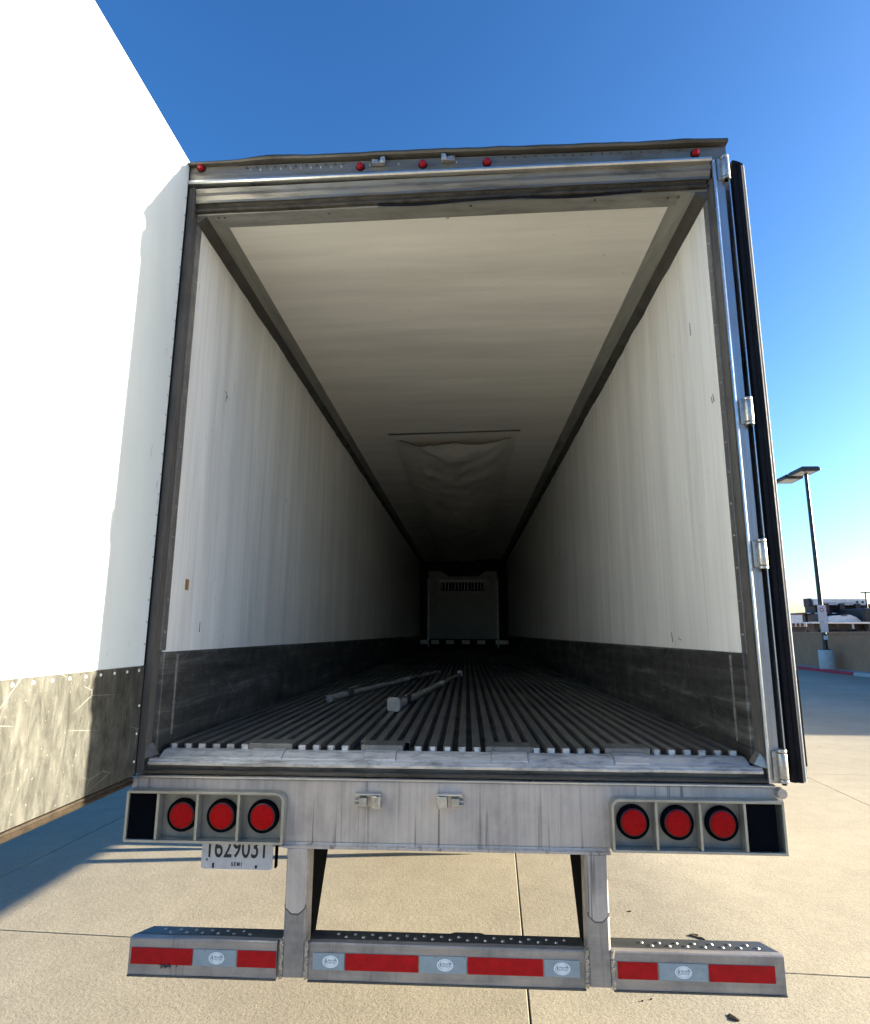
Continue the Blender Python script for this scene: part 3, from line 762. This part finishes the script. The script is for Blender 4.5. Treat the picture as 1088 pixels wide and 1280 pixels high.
# ------------------------------------------------------------------ doors
def rod_set(door, xo, ys_, z0, z1, sgn):
    for y in ys_:
        MB().cyl((xo, y, z0), (xo, y, z1), .014, .014, 14).build('lock_rod', 'cast', door, smooth=True)
        for z in (z0 + .15, 2.0, 3.2, z1 - .15): MB().box(min(xo - .02, xo + .02), max(xo - .02, xo + .02), y - .04, y + .04, z - .03, z + .03).build('rod_bracket', 'cast', door, bevel=.004)
        MB().box(min(xo, xo + sgn * .03), max(xo, xo + sgn * .03), y, y + .42, 2.36, 2.40).build('handle', 'cast', door, bevel=.006)
# left door: swung square to the trailer, liner face towards the opening
ld = P(MB().box(-1.405, -1.2905, -1.235, -.010, 1.222, 4.083), 'rear_door', 'paint_white', bevel=.01, label='open left door, white liner with grey kick plate')
MB().box(-1.2903, -1.2865, -1.230, -.012, 1.662, 4.083).build('door_liner', 'frp_door', ld)
MB().box(-1.2902, -1.2845, -1.228, -.008, 1.226, 1.660).build('door_scuff_plate', 'scuff_door', ld)
mb = MB(); z = 1.75
while z < 4.05: mb.cyl((-1.2865, -.022, z), (-1.2832, -.022, z), .0055, .003, 8); z += .0925
mb.build('liner_rivets', 'cast', ld, kind='stuff')
mb = MB(); y = -.05
while y > -1.22: mb.cyl((-1.2845, y, 1.643), (-1.2815, y, 1.643), .0065, .004, 8); y -= .088
z = 1.28
while z < 1.6: mb.cyl((-1.2845, -.024, z), (-1.2815, -.024, z), .0055, .003, 8); z += .11
mb.build('plate_rivets', 'machinewhite', ld, kind='stuff')
MB().prism([(-1.284, 1.2215), (-1.280, 1.214), (-1.286, 1.209), (-1.279, 1.202), (-1.285, 1.193), (-1.34, 1.190), (-1.39, 1.2215)], 'y', -1.232, -.02).build('bottom_seal', 'seal', ld)
MB().box(-1.3035, -1.2835, -.0085, -.0015, 1.222, 4.085).build('hinge_seal', 'rubber', ld)
rod_set(ld, -1.425, (-1.08, -.72), 1.2, 4.1, -1)
# right door: folded right round against the side wall
rd = P(MB().box(1.335, 1.392, .03, 1.255, 1.25, 3.99), 'rear_door', 'black', bevel=.01, label='right door folded back along the side wall, edge on with black seal')
# fat rubber seal round the edge
pts = []
zlo, zhi, r = 1.225, 4.005, .045
mb = MB(); n = 9
prof = [(1.332, .028), (1.330, .010), (1.336, -.003), (1.350, -.006), (1.352, .000), (1.358, -.007), (1.372, -.008), (1.382, .002), (1.384, .028)]
# vertical run with rounded upper corner
secs = [(1.232, 0, 1), (1.225 + .02, 0, 1)]
mb.prism(prof, 'z', 1.235, 3.985)
mb.build('edge_seal', 'rubber', rd, smooth=True, bevel=.002)
tc = MB(); prof2 = [(1.334, 0), (1.382, 0)]
cap = []
for k in range(9):
    a = math.pi / 2 * k / 8; cap.append((1.334 + .048 * math.sin(a) if False else 1.334 + .048 * (k / 8), 3.985 + .020 * math.cos(math.pi / 2 * (k / 8))))
tc.add([(x, -.006, z) for x, z in cap] + [(1.382, -.006, 3.980), (1.334, -.006, 3.980)] + [(x, .03, z) for x, z in cap] + [(1.382, .03, 3.980), (1.334, .03, 3.980)],
       [tuple(range(11)), tuple(range(21, 10, -1))] + [(i, (i + 1) % 11, (i + 1) % 11 + 11, i + 11) for i in range(11)])
tc.build('seal_cap', 'rubber', rd, smooth=True)
MB().box(1.3925, 1.3965, .012, 1.25, 1.66, 3.985).build('door_liner', 'frp_door', rd)
MB().box(1.3925, 1.3985, .014, 1.25, 1.245, 1.658).build('door_scuff_plate', 'scuff_door', rd)
MB().box(1.3855, 1.3920, .004, .0295, 1.235, 3.99).build('edge_strip', 'machinewhite', rd, bevel=.002)
MB().box(1.312, 1.3165, -.006, .05, 1.25, 3.93).build('hinge_strip', 'bright', rd)
MB().box(1.3175, 1.3330, .012, .05, 1.25, 3.95).build('outer_seal', 'rubber', rd)
MB().box(1.408, 1.413, .03, .30, 1.29, 1.70).build('latch_flap', 'seal', rd)
MB().box(1.3990, 1.4075, .05, .28, 1.34, 1.60).build('latch_block', 'rubber', rd)
rod_set(rd, 1.327, (.72, 1.08), 1.2, 4.0, -1)

# ------------------------------------------------------------------ load bars on the floor
def load_bar(p0, p1, label, pad_big, name='load_bar'):
    p0 = Vector(p0); p1 = Vector(p1); d = (p1 - p0); L = d.length; yaw = math.atan2(d.y, d.x)
    t = thing(name, label, 'load bar', p0, yaw, 'load bars left on the trailer floor')
    MB().cyl((.12, 0, .024), (L * .55, 0, .024), .0215, .0215, 16).build('outer_tube', 'bargrey', t, smooth=True)
    MB().cyl((L * .55, 0, .024), (L - .05, 0, .024), .0165, .0165, 16).build('inner_tube', 'bargrey', t, smooth=True)
    MB().cyl((L * .54, 0, .024), (L * .60, 0, .024), .0235, .0235, 16).build('collar', 'sill', t, smooth=True)
    m = MB().box(.30, .40, -.026, .026, .010, .058); m.build('ratchet', 'machineblack', t, bevel=.008)
    MB().box(.34, .52, -.006, .006, .058, .066).build('ratchet_handle', 'steel', t, bevel=.003)
    s = .62 if pad_big else .34
    m = MB().prism([(-.055 * s, .0), (.055 * s, .0), (.065 * s, .02), (.065 * s, .11 * s), (.045 * s, .13 * s), (-.045 * s, .13 * s), (-.065 * s, .11 * s), (-.065 * s, .02)], 'x', 0, .035)
    # prism on x: profile is (y,z)
    m.build('foot_pad', 'bargrey', t, bevel=.004)
    MB().cyl((.03, 0, .05 * s + .01), (.13, 0, .024), .017, .020, 12).build('neck', 'bargrey', t, smooth=True)
    MB().box(L - .05, L - .015, -.028, .028, .0, .060 if pad_big else .04).build('end_pad', 'bargrey', t, bevel=.004)
    return t
load_bar((-.37, 1.18, FZ), (0.0, 4.25, FZ), 'nearer steel load bar with the large square foot pad, lying on the ribbed floor', True)
load_bar((-.87, 1.66, FZ), (-.25, 4.60, FZ), 'farther thin load bar lying on the left half of the ribbed floor', False)

# ================================================================== far things at the right
# street lamp
L = thing('street_lamp', 'tall dark twin-head lamp post on a round concrete base by the red kerb', 'street lamp', (17.86, 28.75, .13))
MB().cyl((0, 0, 0), (0, 0, .93), .345, .345, 32).build('pedestal', 'pedestal', L, smooth=True, bevel=.02)
MB().box(-.17, .17, -.17, .17, .93, .97).build('base_plate', 'pole', L, bevel=.01)
MB().cyl((0, 0, .97), (0, 0, 9.95), .115, .085, 20).build('pole', 'pole', L, smooth=True)
for (dx, dy, w_, l_, nm) in ((-.12, -.05, .5, .62, 'a'), (-.10, 1.55, .5, .62, 'b')):
    prof = [(-w_ + .1, .24), (w_ - .1, .24), (w_, .16), (w_, .03), (-w_, .03), (-w_, .16)]
    hd = MB().add([(dx + x_, dy + y_, 9.93 + z_) for y_ in (-l_, l_) for x_, z_ in prof], [tuple(range(6)), tuple(range(11, 5, -1))] + [(i, (i + 1) % 6, (i + 1) % 6 + 6, i + 6) for i in range(6)]).build('lamp_head', 'pole', L, bevel=.02)
    MB().box(dx - w_ * .75, dx + w_ * .75, dy - l_ * .7, dy + l_ * .7, 9.945, 9.958).build('lamp_glass', 'lampglass', hd)
MB().box(-.06, .06, .5, 1.0, 9.98, 10.08).build('arm', 'pole', L, bevel=.01)
sg = MB().box(-.21, .21, -.150, -.142, 2.42 - .13, 3.25 - .13).build('sign_panel', 'signwhite', L); sg.location = (-.05, 0, 0)
MB().cyl((0, -.1505, 2.88), (0, -.1535, 2.88), .10, .10, 20).build('sign_emblem', 'redkerb', sg)
MB().cyl((0, -.1540, 2.88), (0, -.1560, 2.88), .07, .07, 20).build('sign_emblem', 'signwhite', sg)
s2 = MB().box(-.18, .18, -.156, -.148, 1.78, 2.28).build('sign_panel', 'signwhite', L); s2.location = (-.02, 0, 0)
MB().box(-.10, .10, -.150, -.12, 1.42, 1.62).build('junction_box', 'signwhite', L, bevel=.01)

# stacked flatbeds and machinery beyond the wall
def wheels(t, xs_, y, r, z=None, wd=.26):
    z = r if z is None else z
    for x in xs_:
        for yo in (y, y + 2.0):
            o = MB().cyl((x, yo, z), (x, yo + wd, z), r, r, 24).build('wheel', 'tyre', t, smooth=True, bevel=.03)
            MB().cyl((x, yo - .012, z), (x, yo + .005, z), r * .5, r * .45, 16).build('rim', 'machinewhite', o)
F1 = thing('flatbed_trailer', 'long low flatbed trailer with a pale deck edge parked beyond the tan wall', 'trailer', (23.6, 40, .14))
MB().box(0, 13, 0, 2.4, 2.40, 2.52).build('deck', 'machinewhite', F1, bevel=.01)
MB().box(.4, 12.5, .6, 1.8, 1.95, 2.395).build('frame_rail', 'machineblack', F1)
for k in range(12): MB().box(.5 + k * 1.05, .62 + k * 1.05, .02, .10, 2.05, 2.395).build('stake', 'machineblack' if k % 2 else 'greymetal', F1)
wheels(F1, (2.0, 3.2, 9.6, 10.8), .1, .52, 1.45)
MB().box(.3, 12.8, .3, 2.1, .9, 1.3).build('lower_frame', 'machineblack', F1)
for x in (1.4, 11.9): MB().box(x, x + .2, .9, 1.4, 0, .9).build('leg', 'machineblack', F1)
F2 = thing('flatbed_trailer', 'dark red flatbed trailer with a red and white taped edge, carried above the pale deck', 'trailer', (24.7, 43, .06))
MB().box(0, 12, 0, 2.4, 3.22, 3.32).build('deck', 'machinered', F2, bevel=.01)
for k in range(20): MB().box(.2 + k * .6, .48 + k * .6, -.012, -.002, 3.24, 3.31).build('tape', 'signwhite', F2)
MB().box(1.2, 11.9, .6, 2.0, 3.33, 3.97).build('frame_rail', 'machineblack', F2)
for k in range(9): MB().box(1.5 + k * 1.12, 1.85 + k * 1.12, .0, .3, 3.325, 3.98).build('stake', 'machineblack' if k % 3 else 'machinered', F2)
for x in (.3, 1.9, 11.4): MB().box(x, x + .16, .4, .7, 0, 3.215).build('stand', 'machineblack', F2)
MB().box(1.0, 2.2, .3, 2.1, 1.4, 3.2).build('tool_box', 'machineblack', F2)
MB().box(5.5, 11.0, 1.0, 2.1, 1.4, 3.0).build('tool_box', 'machineblack', F2)
F3 = thing('boom_section', 'long white lattice boom lying on top of the dark red flatbed', 'boom', (25.3, 43.2, 3.93))
MB().box(.3, 4.2, 0, 1.0, .0, .46).build('body', 'machinewhite', F3, bevel=.05)
MB().box(0, .22, .1, .8, -.1, .50).build('end_bracket', 'machineblack', F3)
for x in (1.0, 2.2): MB().box(x, x + .9, -.012, -.002, .12, .20).build('rail', 'greymetal', F3)
for x in (3.4, 3.8): MB().cyl((x, -.02, .22), (x, -.001, .22), .09, .09, 12).build('pivot_pin', 'machineblack', F3)
LD = thing('skid_loader', 'white machine with sloping bonnet standing on the pale flatbed deck', 'loader', (25.0, 40.6, 2.66))
MB().add([(x, y, z) for y in (0, 1.3) for x, z in ((0, 0), (2.3, 0), (1.9, .35), (1.5, .5), (.3, .42), (0, .3))], [tuple(range(6)), tuple(range(11, 5, -1))] + [(i, (i + 1) % 6, (i + 1) % 6 + 6, i + 6) for i in range(6)]).build('body', 'machinewhite', LD, bevel=.03)
MB().box(-.5, -.1, .1, 1.2, 0, .55).build('cab', 'machineblack', LD, bevel=.04)
MB().box(.9, 1.3, -.01, -.002, .40, .46).build('window', 'glass', LD)
TK = thing('parked_truck', 'dark truck front with bright headlights at the far right beyond the wall', 'truck', (27.2, 40.2, .25))
MB().box(0, 2.6, 0, 5.2, .6, 3.35).build('cab', 'machineblack', TK, bevel=.12)
MB().box(.3, 2.3, -.012, -.002, 2.35, 3.05).build('windscreen', 'glass', TK)
for x in (.25, 2.1): MB().cyl((x + .1, -.02, 2.1), (x + .1, .0, 2.1), .10, .10, 16).build('headlight', 'machinewhite', TK)
MB().box(.3, 2.3, -.014, -.002, 2.12, 2.2).build('grille', 'cast', TK)
for (x, y) in ((0, .8), (2.35, .8), (0, 4.0), (2.35, 4.0)): MB().cyl((x, y, .5), (x + .28, y, .5), .5, .5, 24).build('wheel', 'tyre', TK, smooth=True)
PS = thing('sign_pole', 'thin dark pole with a small bracket rising beyond the machinery', 'pole', (28.6, 42, .2))
MB().cyl((0, 0, 0), (0, 0, 4.55), .07, .05, 12).build('post', 'pole', PS); MB().box(-.32, .32, -.03, .03, 4.55, 4.62).build('bracket', 'pole', PS)
# low vehicle and white van to the left of the lamp
PT = thing('utility_trailer', 'low grey utility trailer beyond the wall, left of the lamp post', 'trailer', (19.5, 38.5, .12))
MB().box(0, 2.9, 0, 2, 2.18, 2.42).build('bed', 'greymetal', PT, bevel=.02)
MB().box(.1, 2.8, .1, 1.9, 1.55, 2.175).build('frame', 'machineblack', PT)
for k in range(5): MB().box(1.4 + k * .28, 1.55 + k * .28, -.02, -.002, 2.2, 2.4).build('stake', 'machineblack', PT)
for (x, y) in ((.6, .1), (2.2, .1), (.6, 1.8), (2.2, 1.8)): MB().cyl((x, y, .76), (x, y + .22, .76), .76, .76, 24).build('wheel', 'tyre', PT, smooth=True)
VN = thing('white_van', 'small white box van between the lamp post and the grey building', 'van', (27.2, 47.5, -.0))
MB().box(0, .95, 0, 4.5, .5, 3.50).build('body', 'machinewhite', VN, bevel=.08)
for (x, y) in ((0, .8), (.75, .8), (0, 3.6), (.75, 3.6)): MB().cyl((x, y, .42), (x + .2, y, .42), .42, .42, 20).build('wheel', 'tyre', VN, smooth=True)
MB().box(.12, .83, -.01, -.002, 2.0, 2.6).build('rear_window', 'glass', VN)
BD = thing('storage_building', 'low grey metal building far behind the wall at the left of the lamp post', 'building', (52, 118, 0))
MB().box(0, 14.2, 0, 20, 0, 5.5).build('wall', 'greymetal', BD)
MB().prism([(-.4, 5.505), (20.4, 5.505), (20.4, 5.7), (10, 6.3), (-.4, 5.7)], 'x', -.3, 14.5).build('roof', 'roofgrey', BD)
for k in range(3): MB().box(1.5 + k * 4.4, 4.6 + k * 4.4, -.03, -.005, 0, 4.0).build('door', 'signwhite', BD)
# building whose shadow falls across the lot (outside the frame on the right)
WH = thing('warehouse_building', 'plain tan warehouse beyond the wall on the right', 'building', (20.6, 12.8, 0))
MB().box(0, 14, 0, 13.5, 0, 5.4).build('wall', 'wall', WH)
MB().box(-.25, 14.25, -.25, 13.75, 5.4, 5.65).build('roof', 'roofgrey', WH)
for k in range(3): MB().box(-.04, -.003, 1.2 + k * 4.2, 4.0 + k * 4.2, .9, 4.2).build('loading_door', 'signwhite', WH)

# debris on the concrete
def leaf(pts, label, loc):
    mb = MB(); n = len(pts)
    mb.add([(x, y, .004 + .010 * abs(math.sin(i * 2.1))) for i, (x, y) in enumerate(pts)] + [(x, y, .001) for x, y in pts], [tuple(range(n)), tuple(range(2 * n - 1, n - 1, -1))] + [(i, (i + 1) % n, (i + 1) % n + n, i + n) for i in range(n)])
    o = mb.build('debris_scrap', 'leaf'); o.location = loc; o['label'] = label; o['category'] = 'litter'; o['group'] = 'scraps lying on the concrete'; o.scale = (.62, .62, .5)
leaf([(-.05, .03), (.0, .045), (.05, .03), (.03, .0), (.06, -.02), (.08, -.06), (.02, -.045), (-.01, .0), (-.04, .01)], 'curled dark leaf scrap on the concrete behind the right end of the guard', (1.44, 1.56, 0))
leaf([(-.06, .02), (-.02, .01), (.04, -.03), (.09, -.05), (.03, -.045), (-.04, -.01)], 'thin dry twig on the concrete just behind the right guard step', (1.40, 1.40, 0))
leaf([(-.02, .0), (.01, .006), (.03, .0), (.01, -.008)], 'tiny dark scrap on the concrete near the right guard leg', (1.128, 1.873, 0))
leaf([(-.03, .03), (.0, .05), (.02, .01), (.05, -.02), (.03, -.04), (-.01, -.02), (-.03, 0)], 'dark leaf at the bottom edge below the right end of the guard', (1.33, .77, 0))
for k, (x, y) in enumerate(((.952, .98), (.937, .883), (.985, .90))):
    leaf([(-.008, 0), (.0, .005), (.01, 0), (.0, -.006)], ('tiny dark speck just under the guard beam right of the right leg', 'tiny dark speck farthest left on the open concrete below the guard', 'tiny dark speck farther right on the open concrete below the guard')[k], (x, y, 0))

# unseen low hills, added behind and left to cover the dark horizon band
hv = []; hf = []
N = 90
for k in range(N + 1):
    a = rad(72 + 150 * k / N); R0 = 430 + 30 * fbm(k * .13)
    h = (13 + 7 * fbm(k * .16, 3) + 2 * fbm(k * .7, 5)) * min(1, k / 8)
    for (dr, z) in ((-60, -.2), (-25, h * .6), (0, h), (60, h * .8), (110, -.2)):
        hv.append(((R0 + dr) * math.cos(a), (R0 + dr) * math.sin(a), z))
for k in range(N):
    for j in range(4):
        a = k * 5 + j; hf.append((a, a + 1, a + 6, a + 5))
M_['hill'] = plain('dry_hillside', (.12, .11, .07), .95, 0, .35, .06, 0, .05)
hl = MB().add(hv, hf).build('horizon_cover_hills', 'hill', smooth=True); hl['kind'] = 'structure'
